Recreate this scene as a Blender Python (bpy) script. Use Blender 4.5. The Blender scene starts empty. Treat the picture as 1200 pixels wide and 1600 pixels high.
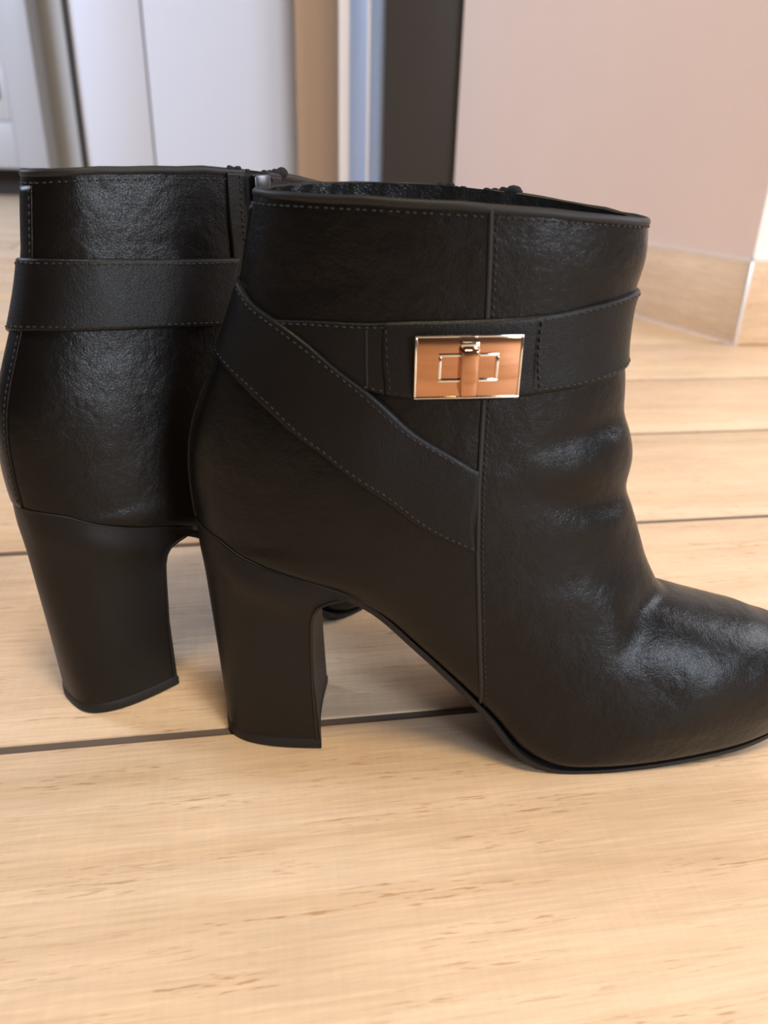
import bpy, bmesh, math, random
import numpy as np
from mathutils import Vector, Matrix

sc = bpy.context.scene
# ------------------------------------------------------------------ camera
PITCH, ROLL, FPX, CAM_H = 0.441256, 0.02621, 1185.8, 0.235
fw = Vector((0, math.cos(PITCH), -math.sin(PITCH))); up0 = Vector((0, math.sin(PITCH), math.cos(PITCH))); rt0 = Vector((1, 0, 0))
rt = rt0*math.cos(ROLL)+up0*math.sin(ROLL); up = up0*math.cos(ROLL)-rt0*math.sin(ROLL)
cd = bpy.data.cameras.new('camera'); cam = bpy.data.objects.new('camera', cd); sc.collection.objects.link(cam)
cam.matrix_world = Matrix(((rt.x, up.x, -fw.x, 0), (rt.y, up.y, -fw.y, 0), (rt.z, up.z, -fw.z, CAM_H), (0, 0, 0, 1)))
cd.sensor_width = 36; cd.lens = FPX/1600*36; cd.clip_start = .01
cd.dof.use_dof = True; cd.dof.focus_distance = .305; cd.dof.aperture_fstop = 10.5
sc.camera = cam
# ------------------------------------------------------------------ world, lamps, exposure
w = bpy.data.worlds.new('world'); sc.world = w; w.use_nodes = True
bg = w.node_tree.nodes['Background']; bg.inputs['Color'].default_value = (.74, .72, .72, 1); bg.inputs['Strength'].default_value = .15
def area(name, loc, target, size, power, col, size_y=None):
    l = bpy.data.lights.new(name, 'AREA'); l.energy = power; l.color = col; l.size = size
    if size_y: l.shape = 'RECTANGLE'; l.size_y = size_y
    o = bpy.data.objects.new(name, l); sc.collection.objects.link(o); o.location = loc
    o.rotation_euler = (Vector(target)-Vector(loc)).to_track_quat('-Z', 'Y').to_euler(); return o
area('window_daylight', (1.22, -1.22, .74), (.05, .26, .16), .52, 29, (.80, .88, 1.0), .85)
area('side_daylight', (2.3, .35, 1.2), (.7, 1.0, .05), 1.0, 40, (.93, .92, 1.0), 1.2)
area('ceiling_lamp', (.18, -.28, 2.2), (.15, .5, 0), .5, 35, (1.0, .765, .49))
area('hall_daylight', (-2.7, 1.35, 1.8), (-.7, 2.9, .4), 1.0, 88, (.66, .77, 1.0))
sc.view_settings.view_transform = 'Standard'; sc.view_settings.look = 'None'
sc.view_settings.gamma = 1; sc.view_settings.use_curve_mapping = False; sc.view_settings.exposure = 0.0
# ------------------------------------------------------------------ helpers
def empty(name, loc, rz=0):
    o = bpy.data.objects.new(name, None); sc.collection.objects.link(o); o.location = loc; o.rotation_euler = (0, 0, rz)
    o.empty_display_size = .03; return o
def tag(o, label=None, cat=None, group=None, kind=None):
    for k, v in (('label', label), ('category', cat), ('group', group), ('kind', kind)):
        if v: o[k] = v
    return o
def mesh_obj(name, verts, faces, mat, parent=None, smooth=True, sharp=None, flip_fix=True):
    me = bpy.data.meshes.new(name); me.from_pydata([tuple(map(float, v)) for v in verts], [], faces)
    if flip_fix:
        bm = bmesh.new(); bm.from_mesh(me); bmesh.ops.remove_doubles(bm, verts=bm.verts, dist=1e-7)
        bmesh.ops.recalc_face_normals(bm, faces=bm.faces); bm.to_mesh(me); bm.free()
    return link(name, me, mat, parent, smooth, sharp)
def link(name, me, mat, parent=None, smooth=True, sharp=None):
    me.materials.clear(); me.materials.append(mat)
    if smooth: me.shade_smooth()
    if sharp: me.set_sharp_from_angle(angle=math.radians(sharp))
    o = bpy.data.objects.new(name, me); sc.collection.objects.link(o)
    if parent: o.parent = parent
    return o
def grid_faces(n, m, close_m=False, base=0):
    F = []
    for i in range(n-1):
        for j in range(m if close_m else m-1):
            k = (j+1) % m
            F.append((base+i*m+j, base+i*m+k, base+(i+1)*m+k, base+(i+1)*m+j))
    return F
def box_bm(bm, lo, hi, bevel=0., seg=2):
    r = bmesh.ops.create_cube(bm, size=1); vs = r['verts']
    for v in vs:
        v.co = Vector([(lo[k]+hi[k])/2+v.co[k]*(hi[k]-lo[k]) for k in range(3)])
    if bevel:
        es = list({e for v in vs for e in v.link_edges})
        bmesh.ops.bevel(bm, geom=es, offset=bevel, segments=seg, affect='EDGES', profile=.5)
def box(name, lo, hi, mat, parent=None, bevel=0., seg=2, M=None):
    bm = bmesh.new(); box_bm(bm, lo, hi, bevel, seg)
    if M is not None: bm.transform(M)
    me = bpy.data.meshes.new(name); bm.to_mesh(me); bm.free()
    return link(name, me, mat, parent, True, 35)
# ------------------------------------------------------------------ materials
def newmat(name):
    m = bpy.data.materials.new(name); m.use_nodes = True; nt = m.node_tree
    return m, nt, nt.nodes['Principled BSDF']
def plain(name, col, rough=.5, metal=0., spec=.5, noise=0.):
    m, nt, b = newmat(name)
    b.inputs['Base Color'].default_value = (*col, 1); b.inputs['Roughness'].default_value = rough
    b.inputs['Metallic'].default_value = metal; b.inputs['Specular IOR Level'].default_value = spec
    if noise:
        tc = nt.nodes.new('ShaderNodeTexCoord'); n = nt.nodes.new('ShaderNodeTexNoise'); n.inputs['Scale'].default_value = 6
        n.inputs['Detail'].default_value = 6
        r = nt.nodes.new('ShaderNodeMapRange'); r.inputs['To Min'].default_value = 1-noise; r.inputs['To Max'].default_value = 1+noise
        mx = nt.nodes.new('ShaderNodeMix'); mx.data_type = 'RGBA'; mx.blend_type = 'MULTIPLY'; mx.inputs[0].default_value = 1
        nt.links.new(tc.outputs['Object'], n.inputs['Vector']); nt.links.new(n.outputs['Fac'], r.inputs['Value'])
        mx.inputs[6].default_value = (*col, 1); nt.links.new(r.outputs[0], mx.inputs[7]); nt.links.new(mx.outputs[2], b.inputs['Base Color'])
    return m
def leather(name, col=(.0042, .0036, .0033), rough=.30, grain=.17, crease=.35, scale=1.):
    m, nt, b = newmat(name); N = nt.nodes.new; L = nt.links.new
    tc = N('ShaderNodeTexCoord')
    vo = N('ShaderNodeTexVoronoi'); vo.inputs['Scale'].default_value = 900*scale; vo.feature = 'DISTANCE_TO_EDGE'
    wob = N('ShaderNodeTexNoise'); wob.inputs['Scale'].default_value = 260; wob.inputs['Detail'].default_value = 3
    fine = N('ShaderNodeTexNoise'); fine.inputs['Scale'].default_value = 1500*scale; fine.inputs['Detail'].default_value = 3
    big = N('ShaderNodeTexNoise'); big.inputs['Scale'].default_value = 38; big.inputs['Detail'].default_value = 5; big.inputs['Roughness'].default_value = .55
    for n in (wob, fine, big): L(tc.outputs['Object'], n.inputs['Vector'])
    add = N('ShaderNodeVectorMath'); add.operation = 'MULTIPLY_ADD'; add.inputs[1].default_value = (.004, .004, .004)
    L(wob.outputs['Color'], add.inputs[0]); L(tc.outputs['Object'], add.inputs[2]); L(add.outputs[0], vo.inputs['Vector'])
    mr = N('ShaderNodeMapRange'); mr.inputs['From Max'].default_value = .18; L(vo.outputs['Distance'], mr.inputs['Value'])
    mixh = N('ShaderNodeMath'); mixh.operation = 'MULTIPLY_ADD'; mixh.inputs[1].default_value = .6
    L(mr.outputs[0], mixh.inputs[0]); L(fine.outputs['Fac'], mixh.inputs[2])
    b1 = N('ShaderNodeBump'); b1.inputs['Strength'].default_value = grain; b1.inputs['Distance'].default_value = .0003
    b2 = N('ShaderNodeBump'); b2.inputs['Strength'].default_value = crease; b2.inputs['Distance'].default_value = .004
    L(mixh.outputs[0], b1.inputs['Height']); L(big.outputs['Fac'], b2.inputs['Height']); L(b2.outputs[0], b1.inputs['Normal'])
    L(b1.outputs[0], b.inputs['Normal'])
    rr = N('ShaderNodeMapRange'); rr.inputs['To Min'].default_value = rough-.06; rr.inputs['To Max'].default_value = rough+.08
    L(big.outputs['Fac'], rr.inputs['Value']); L(rr.outputs[0], b.inputs['Roughness'])
    b.inputs['Base Color'].default_value = (*col, 1); b.inputs['Specular IOR Level'].default_value = .25
    return m
M_LEATHER = leather('black leather')
M_STRAP = leather('black strap leather', (.0045, .004, .0038), .40, .2, .12, 1.0)
M_HEEL = leather('black heel leather', (.008, .0068, .006), .46, .10, .05, .8)
M_LINING = leather('black lining leather', (.010, .010, .010), .30, .2, .5, .6)
M_RUBBER = plain('black rubber', (.011, .010, .0095), .6, 0, .35)
M_EDGE = plain('raw leather edge', (.008, .0072, .0068), .55, 0, .4)
M_THREAD = plain('black thread', (.009, .0085, .008), .5, 0, .4)
M_TAPE = plain('zip tape', (.008, .008, .009), .8, 0, .3)
M_METAL = plain('polished plate with floor reflection', (.57, .31, .185), .10, 1.0)  # orange floor reflection is put into the metal's colour
M_SILVER = plain('polished nickel', (.84, .82, .80), .10, 1.0)
M_GUN = plain('gunmetal', (.09, .09, .095), .28, 1.0)
def wood(name, along=1.0):
    m, nt, b = newmat(name); N = nt.nodes.new; L = nt.links.new
    tc = N('ShaderNodeTexCoord'); oi = N('ShaderNodeObjectInfo')
    off = N('ShaderNodeVectorMath'); off.operation = 'MULTIPLY_ADD'; off.inputs[1].default_value = (37, 91, 13)
    cmb = N('ShaderNodeCombineXYZ')
    for k in range(3): L(oi.outputs['Random'], cmb.inputs[k])
    L(cmb.outputs[0], off.inputs[0]); L(tc.outputs['Object'], off.inputs[2])
    def mp(s):
        n = N('ShaderNodeMapping'); n.inputs['Scale'].default_value = s; L(off.outputs[0], n.inputs['Vector']); return n
    def nz(s, scale, det, ro=.55):
        n = N('ShaderNodeTexNoise'); n.inputs['Scale'].default_value = scale; n.inputs['Detail'].default_value = det
        n.inputs['Roughness'].default_value = ro; L(mp(s).outputs[0], n.inputs['Vector']); return n
    bands = nz((3, 60, 60), 1.2, 5, .6); grain = nz((20, 420, 420), 1.5, 4, .6); pores = nz((90, 900, 900), 1.0, 2, .5); cloud = nz((5, 9, 9), 1.6, 3)
    streak = nz((16, 110, 110), 1.0, 3, .5); cross = nz((420, 30, 30), 1.0, 2)
    r1 = N('ShaderNodeValToRGB'); e = r1.color_ramp.elements
    e[0].position = .30; e[0].color = (.665, .478, .305, 1); e[1].position = .70; e[1].color = (.765, .580, .400, 1)
    L(bands.outputs['Fac'], r1.inputs['Fac'])
    def mul(src, n, lo, hi, f0, f1):
        mr = N('ShaderNodeMapRange'); mr.inputs['From Min'].default_value = f0; mr.inputs['From Max'].default_value = f1
        mr.inputs['To Min'].default_value = lo; mr.inputs['To Max'].default_value = hi; L(n.outputs['Fac'], mr.inputs['Value'])
        mx = N('ShaderNodeMix'); mx.data_type = 'RGBA'; mx.blend_type = 'MULTIPLY'; mx.inputs[0].default_value = 1
        L(src, mx.inputs[6]); L(mr.outputs[0], mx.inputs[7]); return mx.outputs[2]
    c = mul(r1.outputs['Color'], grain, .86, 1.07, .3, .7)
    c = mul(c, cloud, .92, 1.06, .3, .7)
    c = mul(c, cross, .975, 1.025, .3, .7)
    mask = N('ShaderNodeMath'); mask.operation = 'MULTIPLY'
    a1 = N('ShaderNodeMapRange'); a1.inputs['From Min'].default_value = .57; a1.inputs['From Max'].default_value = .67; L(pores.outputs['Fac'], a1.inputs['Value'])
    a2 = N('ShaderNodeMapRange'); a2.inputs['From Min'].default_value = .47; a2.inputs['From Max'].default_value = .62; L(streak.outputs['Fac'], a2.inputs['Value'])
    L(a1.outputs[0], mask.inputs[0]); L(a2.outputs[0], mask.inputs[1])
    dk = N('ShaderNodeMix'); dk.data_type = 'RGBA'; dk.blend_type = 'MULTIPLY'; dk.inputs[7].default_value = (.73, .62, .52, 1)
    L(mask.outputs[0], dk.inputs[0]); L(c, dk.inputs[6]); L(dk.outputs[2], b.inputs['Base Color'])
    bp = N('ShaderNodeBump'); bp.inputs['Strength'].default_value = .12; bp.inputs['Distance'].default_value = .0006
    L(grain.outputs['Fac'], bp.inputs['Height']); L(bp.outputs[0], b.inputs['Normal'])
    b.inputs['Roughness'].default_value = .46; b.inputs['Specular IOR Level'].default_value = .4
    return m
M_WOOD = wood('oak wood tile')
M_GROUT = plain('brown grout', (.135, .105, .085), .9, 0, .2, .25)
M_WALL = plain('beige wall paint', (.73, .57, .475), .75, 0, .3, .03)
M_WALL2 = plain('grey beige wall paint', (.66, .62, .56), .75, 0, .3, .03)
M_WALL3 = plain('wall paint with window glare', (.86, .82, .78), .75, 0, .3, .02)  # window glare on this wall face is put into its colour
M_WHITE = plain('white gloss panel', (.70, .73, .81), .38, 0, .5)
M_CAB = plain('pale grey cabinet paint', (.62, .61, .61), .4)
M_DARK = plain('dark door frame and gap shade', (.035, .030, .027), .45)  # jamb colour, also stands in for shade in the cabinet gaps
M_TAN = plain('tan wall', (.50, .34, .22), .7)
M_ALU = plain('white frame with sky reflection', (.34, .47, .76), .3, 0, .6)  # white gloss frame, its blue sky reflection put into the base colour
M_FRAMEW = plain('white frame', (.80, .80, .82), .3)
M_TRIM = plain('satin metal trim', (.70, .69, .70), .35, .6)
M_CAULK = plain('pale caulk', (.72, .63, .56), .7)
M_REAR = plain('added dark rear wall', (.06, .045, .036), .7)  # for the unseen wall added behind the camera
M_SHADOW = plain('shaded plinth', (.035, .028, .024), .7)  # shade under the cabinets is put into the plinth colour
# ------------------------------------------------------------------ floor: every wood tile a part, grout bed below
YAW = 0.16766; TW, T0, TL, GAP = .18271, .27477, 1.20, .0052
tx = Vector((math.cos(YAW), math.sin(YAW), 0)); ty = Vector((-math.sin(YAW), math.cos(YAW), 0))
floor = empty('floor', (0, 0, 0), YAW); tag(floor, 'light oak wood effect tiles laid in long rows with brown grout', kind='structure')
box('grout', (-3.4, -2.0, -.02), (3.4, 5.4, -.0012), M_GROUT, floor)
bm = bmesh.new(); box_bm(bm, (0, 0, -.009), (TL-GAP, TW-GAP, 0), .0009, 2)
tile_me = bpy.data.meshes.new('tile'); bm.to_mesh(tile_me); bm.free(); tile_me.materials.append(M_WOOD); tile_me.shade_smooth(); tile_me.set_sharp_from_angle(angle=math.radians(30))
random.seed(4)
for k in range(-11, 27):
    y0 = T0+k*TW+.0002
    sh = {-1: -.62, 0: -.36, 1: -.47, 2: -.55, 3: -.40}.get(k, -.6+((k*7) % 5)*.13)
    for j in range(-2, 3):
        x = sh+j*TL
        if x > 3.2 or x+TL < -3.3: continue
        o = bpy.data.objects.new('tile', tile_me); sc.collection.objects.link(o); o.parent = floor
        o.location = (x, y0, random.uniform(-.00015, .00015))
# ------------------------------------------------------------------ right wall with its corner and tiled baseboard
C = Vector((.4905, 1.0813, 0)); dl = Vector((-.380, .925, 0)).normalized(); dr = Vector((math.cos(.186), math.sin(.186), 0))
def slab(name, a, d, length, z0, z1, thick, mat, parent=None, inset=0., bevel=0.):
    """upright slab whose visible face runs from a along d; thick goes to the hidden side n"""
    n = Vector((-d.y, d.x, 0)); ya, yb = sorted((slab.side*inset, slab.side*(inset+thick)))
    M = Matrix(((d.x, n.x, 0, a.x), (d.y, n.y, 0, a.y), (0, 0, 1, 0), (0, 0, 0, 1)))
    o = box(name, (0, ya, z0), (length, yb, z1), mat, parent, bevel, 2)
    if not parent: o.matrix_local = M                     # caulk shares its baseboard's frame
    return o
LW = .932
slab.side = -1
wl = slab('wall_right', C+dl*.0112, dl, LW-.0112, 0, 2.5, .05, M_WALL, inset=.009); tag(wl, kind='structure')
slab.side = 1
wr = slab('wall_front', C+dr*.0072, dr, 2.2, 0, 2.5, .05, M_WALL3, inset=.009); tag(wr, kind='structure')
slab.side = -1
bl = slab('baseboard_right', C, dl, LW, .001, .1125, .0088, M_WOOD, bevel=.0012); tag(bl, kind='structure')
cb = slab('caulk', C, dl, LW, .1125, .1165, .0088, M_CAULK, bl); 
cf = slab('caulk', C, dl, LW, .0, .003, .010, M_CAULK, bl, inset=-.002)
slab.side = 1
br = slab('baseboard_front', C, dr, 2.2, .001, .1125, .0088, M_WOOD, bevel=.0012); tag(br, kind='structure')
slab('caulk', C, dr, 2.2, .1125, .1165, .0088, M_CAULK, br)
M = Matrix.Translation(C)
et = box('trim_1', (-.002, -.002, .0), (.003, .003, .1135), M_TRIM, None, .0008, 2, M); tag(et, kind='structure')
# ------------------------------------------------------------------ doorway behind: dark jamb, pale frame, tan return, white panels
dj = box('trim_2', (-.0245, 1.98, 0), (.30, 2.10, 2.2), M_DARK, None, .002); tag(dj, kind='structure')
fr = empty('doorframe', (-.075, 2.0, 0)); fr.name = 'sliding_door_frame'
tag(fr, 'white ribbed door frame with blue sky reflection painted in, beside the dark jamb', 'door frame')
for nm, x0, x1, y0, mt in (('white_edge', -.054, -.031, -.008, M_FRAMEW), ('sky_tinted_rail', -.031, .0095, .0, M_ALU), ('white_bead', .0095, .0165, -.006, M_FRAMEW), ('sky_tinted_groove', .0165, .0500, .010, M_ALU)):
    box(nm, (x0, y0, 0), (x1, .05, 2.2), mt, fr, .002)
tw_ = box('wall_return', (-.262, 2.30, 0), (-.10, 2.42, 2.5), M_TAN); tw_.name = 'wall_back'; tag(tw_, kind='structure')
# tall white unit with a rounded right edge and a seam between its two panels
wu = empty('tall_cabinet', (-.6, 2.6, 0)); tag(wu, 'tall white gloss cabinet with two panels and a rounded edge, behind the left boot', 'cabinet')
def rounded_panel(name, x0, x1, rad, y, z0, z1, mat, parent, depth=.5):
    pts = [(x0, y)]
    for k in range(17):
        t = math.pi/2*k/16; pts.append((x1-rad+rad*math.sin(t), y+rad-rad*math.cos(t)))
    pts += [(x1, y+depth), (x0, y+depth)]; n = len(pts)
    V = [(px, py, z0) for px, py in pts]+[(px, py, z1) for px, py in pts]
    F = [(i, (i+1) % n, n+(i+1) % n, n+i) for i in range(n)]+[tuple(range(n)), tuple(range(2*n-1, n-1, -1))]
    return mesh_obj(name, V, F, mat, parent, True, 30)
box('side_panel', (-.354, .004, .0), (-.342, .5, 2.1), M_CAB, wu, .001)
box('door', (-.342, 0, .05), (-.1445, .5, 2.1), M_WHITE, wu, .002)
box('door_gap_shade', (-.1440, .0035, .05), (-.1390, .45, 2.1), M_DARK, wu)  # dark strip painting the shade between the two panels
rounded_panel('door', -.1385, .3475, .10, 0, .05, 2.1, M_WHITE, wu)
box('plinth', (-.342, .02, 0), (.30, .5, .05), M_SHADOW, wu)
gp = box('side_gap_shade', (-.9720, 2.60, 0), (-.9555, 2.62, 2.2), M_DARK); tag(gp, kind='structure')  # dark strip standing in for the shaded gap beside the cabinet
wb = box('wall_left', (-3.2, 4.15, 0), (.4, 4.25, 2.5), M_WALL2); tag(wb, kind='structure')
wz = box('wall_rear_added', (-3.2, -1.65, 0), (3.2, -1.55, 2.5), M_REAR); tag(wz, kind='structure')  # unseen dark wall, added so the leather has something dark to reflect
cu = empty('low_cabinet', (-2.1, 4.0, 0)); tag(cu, 'pale grey cabinet with framed fronts at the far left edge', 'cabinet')
box('body', (-.65, .012, .124), (.445, .14, 1.9), M_CAB, cu, .002)
box('stile', (.300, 0, .126), (.443, .012, 1.9), M_CAB, cu, .002)
box('drawer', (-.60, .004, .130), (.297, .012, .326), M_CAB, cu, .003)
box('drawer', (-.60, .004, .332), (.297, .012, .56), M_CAB, cu, .003)
box('handle', (-.1, -.012, .425), (.262, .004, .50), M_TAN, cu, .003)
box('plinth', (-.65, .13, 0), (.44, .138, .124), M_SHADOW, cu)
# ---- boot surface: rows fan from the collar (r=0) round the heel to the toe tip (r=1); a runs round each row, 0 = front/top, pi = back/bottom
#        Bu      Bz     Fu     Fz     w      ea   eb    tc
ROWS = np.array([
 [-.0218,.2228, .1120,.2168,.0280,1.0,1.0,.50],
 [-.0258,.2035, .1132,.2055,.0278,1.0,1.0,.50],
 [-.0275,.1955, .1118,.1955,.0276,1.0,1.0,.50],
 [-.0310,.1845, .1104,.1870,.0276,1.0,1.0,.50],
 [-.0358,.1725, .1108,.1730,.0280,1.0,1.0,.50],
 [-.0404,.1625, .1128,.1625,.0285,1.0,1.0,.50],
 [-.0470,.1475, .1148,.1500,.0295,1.0,1.0,.49],
 [-.0503,.1365, .1180,.1405,.0305,1.0,1.0,.48],
 [-.0518,.1250, .1204,.1310,.0315,1.0,1.0,.47],
 [-.0516,.1110, .1206,.1190,.0322,1.0,.98,.46],
 [-.0496,.0995, .1240,.1095,.0325,1.0,.92,.45],
 [-.0440,.0948, .1290,.0975,.0325,1.0,.78,.43],
 [-.0270,.0900, .1335,.0870,.0322,1.0,.58,.41],
 [-.0020,.0830, .1388,.0790,.0318,1.0,.48,.39],
 [ .0200,.0722, .1435,.0728,.0316,1.0,.40,.37],
 [ .0380,.0560, .1480,.0708,.0318,1.0,.36,.35],
 [ .0550,.0398, .1540,.0688,.0330,1.0,.33,.33],
 [ .0695,.0250, .1605,.0667,.0348,1.0,.31,.31],
 [ .0825,.0092, .1675,.0650,.0364,1.0,.30,.29],
 [ .0970,.0016, .1748,.0635,.0373,1.0,.30,.28],
 [ .1150,.0008, .1820,.0618,.0369,1.0,.30,.28],
 [ .1370,.0014, .1890,.0592,.0343,1.0,.30,.29],
 [ .1610,.0030, .1970,.0568,.0302,1.0,.32,.31],
 [ .1825,.0054, .2048,.0510,.0252,1.0,.36,.34],
 [ .1995,.0090, .2115,.0425,.0186,1.0,.46,.38],
 [ .2110,.0135, .2155,.0320,.0108,1.0,.70,.44],
 [ .2165,.0190, .2172,.0212,.0020,1.0,1.0,.50]])
NR = len(ROWS)
def _spl(x):
    """Catmull-Rom through ROWS at fractional index x*(NR-1)"""
    x = np.clip(np.asarray(x, float), 0, 1)*(NR-1)
    i = np.minimum(x.astype(int), NR-2); t = (x-i)[..., None]
    P = lambda k: ROWS[np.clip(k, 0, NR-1)]
    p0, p1, p2, p3 = P(i-1), P(i), P(i+1), P(i+2)
    return .5*(2*p1+(p2-p0)*t+(2*p0-5*p1+4*p2-p3)*t*t+(3*p1-p0-3*p2+p3)*t**3)
# creases: polylines in (u,z), amplitude, sigma
FOLDS = [
 (((.1180,.1490),(.1050,.1480),(.0850,.1430),(.0700,.1400)), -.0010,.0055),
 (((.1215,.1365),(.1050,.1340),(.0880,.1320)),  .0006,.0065),
 (((.1225,.1170),(.1080,.1170),(.0900,.1210),(.0650,.1270)), -.0013,.0065),
 (((.1240,.1060),(.1050,.1090),(.0820,.1130)),  .0005,.0070),
 (((.1450,.0780),(.1330,.0720),(.1250,.0600),(.1230,.0480)), -.0018,.0080),
 (((.1700,.0640),(.1500,.0500),(.1450,.0380)),  .0014,.0110),
 (((.1000,.0900),(.1150,.0720),(.1200,.0560)),  .0010,.0090),
]
def _folds(P):
    d = np.zeros(P.shape[:-1]); q = P[..., [0, 2]]
    for pts, A, s in FOLDS:
        best = np.full(d.shape, 1e9); pos = np.zeros(d.shape); n = len(pts)-1
        for k in range(n):
            a = np.array(pts[k]); b = np.array(pts[k+1]); ab = b-a
            t = np.clip(((q-a)@ab)/(ab@ab), 0, 1)
            dist = np.linalg.norm(q-a-t[..., None]*ab, axis=-1)
            m = dist < best; best = np.where(m, dist, best); pos = np.where(m, (k+t)/n, pos)
        d += A*np.exp(-(best/s)**2)*np.interp(pos, [0, .35, .6, 1], [.30, 1, .9, .1])
    return d
def _base(r, a):
    r = np.asarray(r, float); a = np.asarray(a, float)
    R = _spl(r); Bu, Bz, Fu, Fz, w, ea, eb, tc = [R[..., k] for k in range(8)]
    c, s = np.cos(a), np.sin(a); e = np.where(c >= 0, ea, eb)
    cc = np.sign(c)*np.abs(c)**e; ss = np.sign(s)*np.abs(s)**e
    t = np.where(c >= 0, tc+(1-tc)*cc, tc+tc*cc)
    u, v, z = Bu+(Fu-Bu)*t, -w*ss, Bz+(Fz-Bz)*t
    bump = np.sin(np.pi*np.clip((u+.026)/.139, 0, 1))**.8          # the collar rises in the middle, more on the zip side
    z = z+np.clip((z-.185)/.035, 0, 1)*bump*(.0035+.0015*np.clip(v/.012, -1, 1))
    return np.stack([u, v, z], -1)
def _normal(f, r, a, h=2e-3):
    da = f(r, a+h)-f(r, a-h); dr = f(np.clip(r+h, 0, 1), a)-f(np.clip(r-h, 0, 1), a)
    n = np.cross(da, dr); return n/np.maximum(np.linalg.norm(n, axis=-1, keepdims=True), 1e-12)
def surf(r, a, off=0.):
    """point on the upper (u, v, z) pushed out by off; v<0 is the outer side of the right boot"""
    r, a = np.broadcast_arrays(np.asarray(r, float), np.asarray(a, float))
    P = _base(r, a); n = _normal(_base, r, a)
    return P+n*(_folds(P)+off)[..., None]
SEAT = [(.5038, 2.234), (.4865, 2.285), (.4673, 2.3387), (.4346, 2.40), (.3942, 2.548), (.3808, 2.731), (.372, 3.14159265)]
# ------------------------------------------------------------------ boots
def seam_u(z):
    return np.interp(z, [0, .036, .0586, .1023, .1288, .160, .1989, .2209, .26], [.0664, .0654, .0630, .0588, .0573, .0570, .0555, .0544, .0530])
def path(ctrl, n):
    """resample a polyline of (r,a) evenly, Catmull-Rom smoothed"""
    c = np.array(ctrl, float); m = len(c)
    d = np.r_[0, np.cumsum(np.linalg.norm(np.diff(surf(c[:, 0], c[:, 1]), axis=0), axis=1))]; t = np.linspace(0, d[-1], n)
    i = np.clip(np.searchsorted(d, t, side='right')-1, 0, m-2); x = ((t-d[i])/(d[i+1]-d[i]))[:, None]
    g = lambda k: c[np.clip(k, 0, m-1)]
    sl = lambda k: (g(k+1)-g(k-1))/np.maximum(d[np.clip(k+1, 0, m-1)]-d[np.clip(k-1, 0, m-1)], 1e-9)[:, None]
    h = (d[i+1]-d[i])[:, None]; p0, p1, m0, m1 = g(i), g(i+1), sl(i)*h, sl(i+1)*h
    return (2*x**3-3*x**2+1)*p0+(x**3-2*x**2+x)*m0+(-2*x**3+3*x**2)*p1+(x**3-x**2)*m1
TWO = 2*math.pi
WRAP_UP = [(.2865, 1.2654), (.2481, 1.4573), (.2154, 1.6493), (.1846, 1.8675), (.1481, 2.0944), (.125, 2.33), (.1058, 2.6354), (.0846, 2.985), (.0810, 3.40), (.0812, 3.66), (.0846, 4.067), (.0904, 4.45), (.0942, 4.756)]
WRAP_LO = [(.3962, 1.2654), (.3635, 1.4137), (.3308, 1.5621), (.2981, 1.7541), (.2596, 1.946), (.225, 2.1817), (.1981, 2.5133), (.1722, 2.95), (.1640, 3.44), (.1640, 3.72), (.1673, 4.12), (.173, 4.48), (.1788, 4.70)]
BELT_UP = [(.1195, 2.42), (.1173, 2.1468), (.1173, 1.9111), (.1145, 1.7017), (.1130, 1.4661), (.1108, 1.2217), (.1077, 1.0123), (.0981, .733), (.0865, .3491), (.0830, 0.), (.0850, -.35), (.0900, -.80), (.0935, -1.33)]
BELT_LO = [(.1770, 2.42), (.1860, 2.1), (.1923, 1.8588), (.1985, 1.6800), (.2000, 1.4200), (.1985, 1.1800), (.1942, .9948), (.1904, .7941), (.1827, .5149), (.1769, .2793), (.1740, 0.), (.1760, -.45), (.1780, -1.33)]
def seam_line(du, r1):
    """the outer side of the upper where it crosses the seam sheet, row by row"""
    out = []; ag = np.linspace(.6, math.pi, 700)
    for r in np.r_[np.linspace(.002, .44, 90), np.linspace(.445, r1, 90)]:
        P = surf(np.full_like(ag, r), ag); f = P[:, 0]-seam_u(P[:, 2])-du
        k = np.where((f[:-1] > 0) & (f[1:] <= 0))[0]
        if len(k):
            lo, hi = ag[k[0]], ag[k[0]+1]
            for _ in range(24):
                md = (lo+hi)/2; p = surf(r, md)
                if p[0]-seam_u(p[2])-du > 0: lo = md
                else: hi = md
            out.append((r, (lo+hi)/2))
    return out
SEAM_LINE = seam_line(0., .66); SEAM_STITCH = seam_line(.0019, .655)

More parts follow.
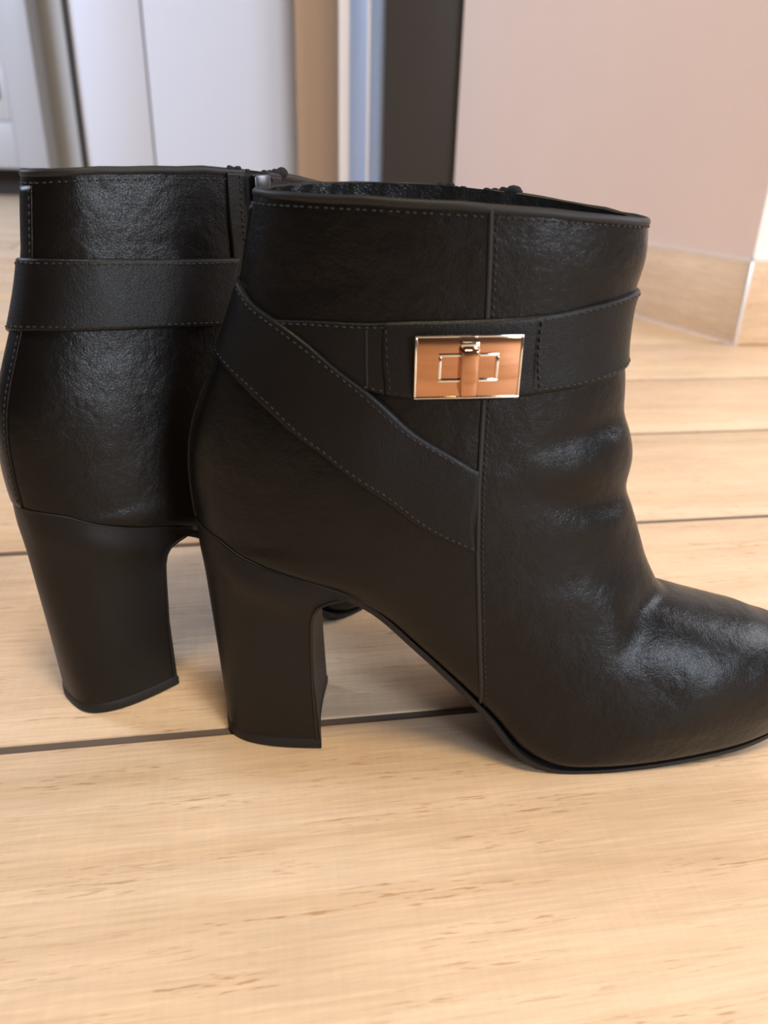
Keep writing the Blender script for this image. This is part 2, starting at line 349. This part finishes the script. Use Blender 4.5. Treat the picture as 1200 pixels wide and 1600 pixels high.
def build_boot(name, loc, phi, mir, label, near):
    root = empty(name, loc, math.radians(phi)); tag(root, label, 'boot', 'pair of black ankle boots')
    def T(P):
        P = np.array(P, float)
        if not near:                                                  # the left boot stands a touch taller and leans back at the collar
            P[..., 0] -= .004*np.clip((P[..., 2]-.12)/.1, 0, 1)*np.clip(-P[..., 0]/.015+.3, 0, 1)
            P[..., 2] *= 1.015
        P[..., 1] *= mir
        return P
    def S(r, a, off=0.): return T(surf(r, a, off))
    def mk(nm, P, F, mat, parent=root, smooth=True, sharp=None): return mesh_obj(nm, P.reshape(-1, 3), F, mat, parent, smooth, sharp)
    def tube(nm, C, N1, N2, r1, r2, mat, parent, closed=False, k=8):
        """tube round the points C with half axes r1*N1, r2*N2"""
        n = len(C); t = np.linspace(0, TWO, k, endpoint=False)
        P = C[:, None]+np.cos(t)[None, :, None]*(N1*r1)[:, None]+np.sin(t)[None, :, None]*(N2*r2)[:, None]
        V = P.reshape(-1, 3); F = grid_faces(n, k, True)
        if closed: F += [((n-1)*k+j, (n-1)*k+(j+1) % k, (j+1) % k, j) for j in range(k)]
        else: F += [tuple(range(k)), tuple(range((n-1)*k, n*k))]
        return mesh_obj(nm, V, F, mat, parent)
    def frames(pth, off):
        P = S(pth[:, 0], pth[:, 1], off); n = S(pth[:, 0], pth[:, 1], off+1e-3)-S(pth[:, 0], pth[:, 1], off)
        n /= np.linalg.norm(n, axis=1, keepdims=True); t = np.gradient(P, axis=0); t /= np.linalg.norm(t, axis=1, keepdims=True)
        b = np.cross(t, n); b /= np.maximum(np.linalg.norm(b, axis=1, keepdims=True), 1e-9); return P, t, n, b
    def stitches(parent, lines, pitch=.0026, ln=.0017, rad=.00036):
        """sewn thread: one short bead per stitch, joined"""
        V, F = [], []
        for ctrl, off in lines:
            c = path(ctrl, 400); P, t, n, b = frames(c, off(c) if callable(off) else off)
            d = np.r_[0, np.cumsum(np.linalg.norm(np.diff(P, axis=0), axis=1))]
            for s in np.arange(pitch/2, d[-1]-pitch/3, pitch):
                i = min(int(np.searchsorted(d, s)), len(P)-1); o, tt, nn, bb = P[i], t[i], n[i], b[i]; k0 = len(V)
                for q, rr, sink in ((-.5, .35, -.8), (-.28, 1., 0.), (.28, 1., 0.), (.5, .35, -.8)):
                    for m in range(5):
                        an = TWO*m/5; V.append(o+tt*q*ln+nn*(rad*sink+math.cos(an)*rad*rr)+bb*math.sin(an)*rad*rr)
                for i2 in range(3):
                    for m in range(5): F.append((k0+i2*5+m, k0+i2*5+(m+1) % 5, k0+i2*5+5+(m+1) % 5, k0+i2*5+5+m))
                F += [tuple(k0+m for m in range(5)), tuple(k0+15+m for m in range(5))]
        me = bpy.data.meshes.new('stitching'); me.from_pydata([tuple(map(float, v)) for v in V], [], F)
        o = link('stitching', me, M_THREAD, parent); o['kind'] = 'stuff'; return o
    def ribbon(nm, up_c, lo_c, n, m, lift, thick, mat, edge=.0008, ends=(True, True)):
        """flat strap between two (r,a) edges, with rolled edges, lying on the leather"""
        U, Lw = path(up_c, n), path(lo_c, n)
        ts = np.r_[0, 0, .012, .035, np.linspace(.08, .92, m), .965, .988, 1, 1]
        hs = np.r_[0, .55, .86, 1., np.ones(m), 1., .86, .55, 0]
        G = U[:, None]*(1-ts)[None, :, None]+Lw[:, None]*ts[None, :, None]
        off = lift(G) if callable(lift) else lift
        P = S(G[..., 0], G[..., 1], off+thick*hs[None, :]); B = S(G[:, [0, -1], 0], G[:, [0, -1], 1], -.0006)
        P = np.concatenate([B[:, :1], P, B[:, 1:]], 1); k = P.shape[1]
        F = grid_faces(n, k)+[tuple(range(k)), tuple(range((n-1)*k, n*k))]
        return mk(nm, P, F, mat)
    def lerp_ctrl(up_c, lo_c, t, n=60):
        return path(up_c, n)*(1-t)+path(lo_c, n)*t
    # ---- upper: cut along the vertical seam into the quarter and the vamp
    n, m = 250, 168
    R, A = np.meshgrid(np.linspace(0, 1, n)**1.0, np.linspace(0, TWO, m, endpoint=False), indexing='ij')
    P0 = surf(R, A); Q = P0.reshape(-1, 3).copy(); Q[:, 0] -= seam_u(Q[:, 2])
    for nm, side in (('quarter', -1), ('vamp', 1)):
        bm = bmesh.new(); vs = [bm.verts.new(tuple(map(float, q))) for q in Q]
        for f in grid_faces(n, m, True): bm.faces.new([vs[i] for i in f])
        bmesh.ops.bisect_plane(bm, geom=list(bm.verts)+list(bm.edges)+list(bm.faces), dist=1e-7, plane_co=(0, 0, 0), plane_no=(1, 0, 0), clear_outer=side < 0, clear_inner=side > 0)
        co = np.array([v.co[:] for v in bm.verts]); co[:, 0] += seam_u(co[:, 2]); co = T(co)
        for v, c in zip(bm.verts, co): v.co = c
        bmesh.ops.remove_doubles(bm, verts=bm.verts, dist=2e-6)
        if mir < 0: bmesh.ops.reverse_faces(bm, faces=bm.faces)
        bmesh.ops.recalc_face_normals(bm, faces=bm.faces)
        me = bpy.data.meshes.new(nm); bm.to_mesh(me); bm.free(); ob = link(nm, me, M_LEATHER, root)
        if nm == 'quarter': quarter = ob
        else: vamp = ob
    # outer seam: a lapped edge with its stitch row
    sp = np.array(SEAM_LINE); C_, t_, n_, b_ = frames(sp, .0002)
    tube('seam', C_, n_, b_, .0005, .0009, M_EDGE, root)
    stitches(vamp, [(SEAM_STITCH, .00012)])
    # ---- collar: binding, stitch row, lining
    a0, a1 = 4.95-TWO, 4.775
    aa = np.linspace(a0, a1, 240); ring = np.stack([np.full_like(aa, .002), aa], 1)
    C_ = S(ring[:, 0], ring[:, 1], -.0006); n_ = S(ring[:, 0], ring[:, 1], .0004)-C_; n_ /= np.linalg.norm(n_, axis=1, keepdims=True)
    z_ = np.tile([0, 0, 1.], (len(C_), 1))
    rng = np.random.default_rng(7); wob = np.interp(np.arange(240), np.arange(0, 240, 6), rng.uniform(-1, 1, 40))[:, None]
    tube('collar_binding', C_-z_*.0006+z_*wob*.00025, n_, z_, .0013, .0016, M_EDGE, root, k=10)
    st = [(.0105, a) for a in np.linspace(a0+.04, a1-.04, 40)]
    stitches(quarter, [(st, .0001)])
    rr = np.linspace(0, .42, 50); al = np.linspace(0, TWO, 120, endpoint=False); RL, AL = np.meshgrid(rr, al, indexing='ij')
    wr = .0006*np.sin(AL*31+np.sin(RL*40)*2)*np.exp(-((RL-.02)/.05)**2)
    mesh_obj('lining', S(RL, AL, -.0024+wr).reshape(-1, 3), grid_faces(50, 120, True), M_LINING, root, flip_fix=False)
    # ---- straps
    wrap = ribbon('wrap_strap', WRAP_UP, WRAP_LO, 200, 12, lambda G: .0002+.0017*np.exp(-(((G[..., 1]-2.02)/.40)**4)), .0017, M_STRAP)
    wl = lambda c: .0019+.0017*np.exp(-(((c[:, 1]-2.02)/.40)**4))
    stitches(wrap, [(lerp_ctrl(WRAP_UP, WRAP_LO, .075)[3:], wl), (lerp_ctrl(WRAP_UP, WRAP_LO, .935), wl)])
    belt = ribbon('buckle_strap', BELT_UP, BELT_LO, 200, 12, .0002, .0016, M_STRAP)
    tabu, tabl = lerp_ctrl(BELT_UP, BELT_LO, .02, 200), lerp_ctrl(BELT_UP, BELT_LO, .98, 200)
    i0, i1 = int(np.argmin(abs(tabu[:, 1]-1.82))), int(np.argmin(abs(tabu[:, 1]-1.05))); j0, j1 = int(np.argmin(abs(tabl[:, 1]-1.735))), int(np.argmin(abs(tabl[:, 1]-1.012)))
    tab = ribbon('buckle_tab', list(map(tuple, tabu[i0:i1:3])), list(map(tuple, tabl[j0:j1:3])), 60, 10, .0012, .0009, M_STRAP)
    stitches(belt, [(lerp_ctrl(BELT_UP, BELT_LO, .065), .0018), (lerp_ctrl(BELT_UP, BELT_LO, .94), .0018)])
    V3 = [((.122, 1.80), (.158, 1.755), (.196, 1.715)), ((.1135, 1.068), (.150, 1.050), (.194, 1.028))]
    stitches(tab, [(v, .0021) for v in V3])
    fold = path([(.1235, 1.895), (.150, 1.862), (.190, 1.828)], 40); C_, t_, n_, b_ = frames(fold, .0016)
    tube('belt_fold', C_, n_, b_, .00035, .0009, M_STRAP, root)
    # ---- turn lock
    pc = S(.1570, 1.395, .0028); pn = S(.1570, 1.395, .0048)-pc; pn[2] = -.045*np.linalg.norm(pn); pn /= np.linalg.norm(pn)
    px = np.cross([0, 0, 1.], pn)*(1 if mir > 0 else 1); px /= np.linalg.norm(px); pz = np.cross(pn, px)
    ang = math.radians(1.2); px, pz = px*math.cos(ang)+pz*math.sin(ang), pz*math.cos(ang)-px*math.sin(ang)
    MB = Matrix(((px[0], pz[0], pn[0], pc[0]), (px[1], pz[1], pn[1], pc[1]), (px[2], pz[2], pn[2], pc[2]), (0, 0, 0, 1)))
    lock = box('turn_lock', (-.0175, -.0104, -.0012), (.0175, .0104, .0008), M_METAL, root, .0008, 3, MB); lock['label'] = 'polished metal turn lock plate'
    def frame_ring(nm, hx, hy, wd, h, par):
        bm = bmesh.new()
        for lo, hi in (((-hx, hy-wd), (hx, hy)), ((-hx, -hy), (hx, -hy+wd)), ((-hx, -hy+wd), (-hx+wd, hy-wd)), ((hx-wd, -hy+wd), (hx, hy-wd))):
            box_bm(bm, (*lo, .0005), (*hi, h), .0003, 2)
        bm.transform(MB); me = bpy.data.meshes.new(nm); bm.to_mesh(me); bm.free(); return link(nm, me, M_SILVER, par, True, 40)
    frame_ring('slot_frame', .0100, .0048, .0010, .0015, lock)
    frame_ring('rim_glint', .0178, .0107, .0007, .0010, lock)  # added silver ring painting the glints along the plate's bevelled edge
    box('turn_bar', (-.0031, -.0090, .0006), (.0031, .0072, .0052), M_METAL, lock, .0011, 3, MB)
    box('hinge', (-.0031, .0070, .0006), (.0031, .0090, .0032), M_SILVER, lock, .0005, 2, MB)
    # ---- back strip
    bp = [(.012, 3.24), (.06, 3.24), (.12, 3.24), (.2, 3.24), (.28, 3.24), (.345, 3.22), (.372, 3.2)]
    strip = ribbon('back_strip', [(r, a-.19) for r, a in bp], [(r, a+.09) for r, a in bp], 80, 6, -.0006, .0013, M_LEATHER)
    stitches(strip, [([(r, a+.055) for r, a in bp], .0008)])
    # ---- zip on the inner side
    zr = [.004, .03, .06, .10, .16, .22, .28, .34, .40, .46]
    def zc(r):                                              # angle where the inner side meets the seam plane
        ag = np.linspace(3.9, 5.7, 400); Pz = surf(np.full_like(ag, r), ag); return float(ag[np.argmin(abs(Pz[:, 0]-seam_u(Pz[:, 2])-0.0))])
    zp = [(r, zc(r)) for r in zr]
    tape = ribbon('zip_tape', [(r, a-.10) for r, a in zp], [(r, a+.10) for r, a in zp], 90, 6, -.0002, .0009, M_TAPE)
    c = path(zp, 500); Pz, t_, n_, b_ = frames(c, .0008); d = np.r_[0, np.cumsum(np.linalg.norm(np.diff(Pz, axis=0), axis=1))]
    bm = bmesh.new(); sgn = 1
    for s in np.arange(.004, d[-1]-.004, .0014):
        i = int(np.searchsorted(d, s)); sgn = -sgn; o = Pz[i]+b_[i]*.0012*sgn
        Mx = Matrix(((b_[i][0], t_[i][0], n_[i][0], o[0]), (b_[i][1], t_[i][1], n_[i][1], o[1]), (b_[i][2], t_[i][2], n_[i][2], o[2]), (0, 0, 0, 1)))
        q = bmesh.new(); box_bm(q, (-.0020, -.0005, -.0004), (.0020, .0005, .0011)); q.transform(Mx); tmp = bpy.data.meshes.new('t'); q.to_mesh(tmp); q.free(); bm.from_mesh(tmp); bpy.data.meshes.remove(tmp)
    me = bpy.data.meshes.new('zip_teeth'); bm.to_mesh(me); bm.free(); o = link('zip_teeth', me, M_GUN, tape, False); o['kind'] = 'stuff'
    for sg, nm in ((-1, 'zip_facing'), (1, 'zip_facing')):
        fa = [(r, a+sg*.21) for r, a in zp]; fb = [(r, a+sg*.085) for r, a in zp]
        fac = ribbon(nm, fa, fb, 90, 6, -.0004, .0016, M_STRAP); stitches(fac, [([(r, a+sg*.125) for r, a in zp], .0013)])
    i = 20; o = Pz[i]+n_[i]*.0012
    Mx = Matrix(((b_[i][0], -t_[i][0], n_[i][0], o[0]), (b_[i][1], -t_[i][1], n_[i][1], o[1]), (b_[i][2], -t_[i][2], n_[i][2], o[2]), (0, 0, 0, 1)))
    sl = box('zip_slider', (-.0042, -.006, -.0005), (.0042, .0045, .0030), M_GUN, root, .001, 2, Mx)
    box('pull_tab', (-.0022, -.022, .0030), (.0022, -.001, .0040), M_GUN, sl, .0006, 2, Mx)
    for k, (da, dz, rr_) in enumerate(((-.17, .0006, .0014), (-.12, .0009, .0011), (-.05, .0002, .0010), (.08, .0002, .0012), (.13, .0008, .0011), (.18, .0010, .0015), (.235, .0012, .0024))):
        q = bmesh.new(); bmesh.ops.create_icosphere(q, subdivisions=2, radius=1)
        c0 = S(.003, zp[0][1]+da, -.0004)+np.array([0, 0, dz]); rg = random.Random(k+3)
        for v in q.verts: v.co = Vector(c0)+Vector((v.co.x*rr_*1.5, v.co.y*rr_*.7, v.co.z*rr_))*(1+rg.uniform(-.18, .18))
        me = bpy.data.meshes.new('zip_end'); q.to_mesh(me); q.free(); link('zip_end', me, M_TAPE, tape)
    # ---- outsole
    rs = np.linspace(.455, 1, 90); Rw = _spl(rs); Bu, Bz, wv = Rw[:, 0], Rw[:, 1], Rw[:, 4]
    fac = np.interp(rs, [.455, .54, .62, .70, .80, 1.], [.76, .76, .86, .955, .96, .955]); hw = wv*fac
    tu = np.gradient(Bu); tz = np.gradient(Bz); ll = np.hypot(tu, tz); nu, nz_ = tz/ll, -tu/ll       # pointing down and back
    prof = [(-1, -.0012), (-1.0, .0006), (-.985, .0013), (-.5, .0014), (0, .0014), (.5, .0014), (.985, .0013), (1., .0006), (1., -.0012), (.5, -.0012), (0, -.0012), (-.5, -.0012)]
    P = np.zeros((len(rs), len(prof), 3))
    for k, (vv, h) in enumerate(prof):
        P[:, k, 0] = Bu+nu*h; P[:, k, 1] = hw*vv; P[:, k, 2] = np.maximum(Bz+nz_*h, 0.0001)
    F = grid_faces(len(rs), len(prof), True)+[tuple(range(len(prof))), tuple(range((len(rs)-1)*len(prof), len(rs)*len(prof)))]
    mesh_obj('outsole', T(P).reshape(-1, 3), F, M_RUBBER, root, True, 40)
    # ---- heel: from the seat line on the upper down to a D shaped foot
    K, SN = 36, 34
    seat = path(SEAT, 200); Ps = surf(seat[:, 0], seat[:, 1], .0003)
    d = np.r_[0, np.cumsum(np.linalg.norm(np.diff(Ps, axis=0), axis=1))]; tau = np.linspace(0, 1, K)
    top = np.stack([np.interp(tau*d[-1], d, Ps[:, k]) for k in range(3)], 1); top[-1, 1] = 0
    th = np.linspace(0, math.pi/2, 200); bu = -.0006-.0432*np.sin(th)**.667; bv = -.0222*np.cos(th)**.667
    db = np.r_[0, np.cumsum(np.hypot(np.diff(bu), np.diff(bv)))]; bot = np.stack([np.interp(tau*db[-1], db, bu), np.interp(tau*db[-1], db, bv), 0*tau], 1)
    zc_ = .0052
    s = np.r_[np.linspace(0, .8, 20), np.linspace(.8, 1, SN-19)[1:]]
    H_ = bot[None]*(1-s)[:, None, None]+top[None]*s[:, None, None]
    H_[..., 2] = zc_*(1-s)[:, None]+top[None, :, 2]*s[:, None]
    pu = np.interp(H_[:, 0, 2], [0, .008, .037, .061, .068, .072, .0754, .0772, .079, .09], [-.0004, -.001, -.0028, -.0032, -.0030, -.0020, .0003, .0045, .0112, .0112])
    du = (pu-H_[:, 0, 0])[:, None]*np.clip(1-tau/.30, 0, 1)[None, :]**1.6; H_[..., 0] += du
    out = H_-np.array([-.012, 0, 0]); out[..., 2] = 0; out /= np.linalg.norm(out, axis=-1, keepdims=True)
    H_ += out*(.0022*np.exp(-((s-.90)/.09)**2)[:, None]*np.clip(np.sin(np.pi*np.clip((tau-.1)/.85, 0, 1)), 0, 1)[None, :]**.7)[..., None]; H_[:, -1, 1] = 0
    far = H_[:, ::-1].copy(); far[..., 1] *= -1
    ring = np.concatenate([H_, far[:, 1:]], 1)                        # near breast corner -> back -> far breast corner
    nb = 8; q = np.linspace(0, 1, nb+2)[1:-1]
    br_ = ring[:, -1:]*(1-q)[None, :, None]+ring[:, :1]*q[None, :, None]; br_[..., 0] -= .0016*np.sin(np.pi*q)[None]
    ring = np.concatenate([ring, br_], 1); kk = ring.shape[1]
    F = grid_faces(SN, kk, True)+[tuple(range(kk))]
    heel = mesh_obj('heel', T(ring).reshape(-1, 3), F, M_HEEL, root, True, 50)
    base = ring[0].copy(); cen = base.mean(0); V = []
    for z, g in ((.0002, 1.005), (.0008, 1.02), (.0044, 1.02), (.0052, 1.0)):
        r_ = cen+(base-cen)*[g, g, 1]; r_[:, 2] = z; V.append(r_)
    V = np.array(V); F = grid_faces(4, kk, True)+[tuple(range(kk)), tuple(range(3*kk, 4*kk))]
    mesh_obj('heel_cap', T(V).reshape(-1, 3), F, M_RUBBER, heel, True, 40)
    for sg in (0, 1):
        Cc = H_[:-3, 1].copy(); 
        if sg: Cc[:, 1] *= -1
        Cc[:, 1] += (-.0002 if not sg else .0002); C_ = T(Cc)
        tube('breast_seam', C_, np.tile([1., 0, 0], (len(C_), 1)), np.tile([0, 1., 0], (len(C_), 1)), .0006, .0006, M_EDGE, heel, k=6)
    # seat line groove welt
    full = np.concatenate([top, (top*[1, -1, 1])[::-1][1:]], 0); C_ = T(full); nn = np.tile([0, 0, 1.], (len(C_), 1)); cc_ = C_-C_.mean(0); cc_[:, 2] = 0; cc_ /= np.linalg.norm(cc_, axis=1, keepdims=True)
    tube('seat_welt', C_, cc_, nn, .0004, .0005, M_EDGE, heel, k=6)
    return root
build_boot('ankle_boot', (-.0245, .277, 0), 1.0, 1, 'black leather right ankle boot in front, outer side shown with metal turn lock buckle', True)
build_boot('ankle_boot', (-.113, .312, 0), 46.0, -1, 'black leather left ankle boot behind at left, heel and plain strap shown, buckle hidden', False)
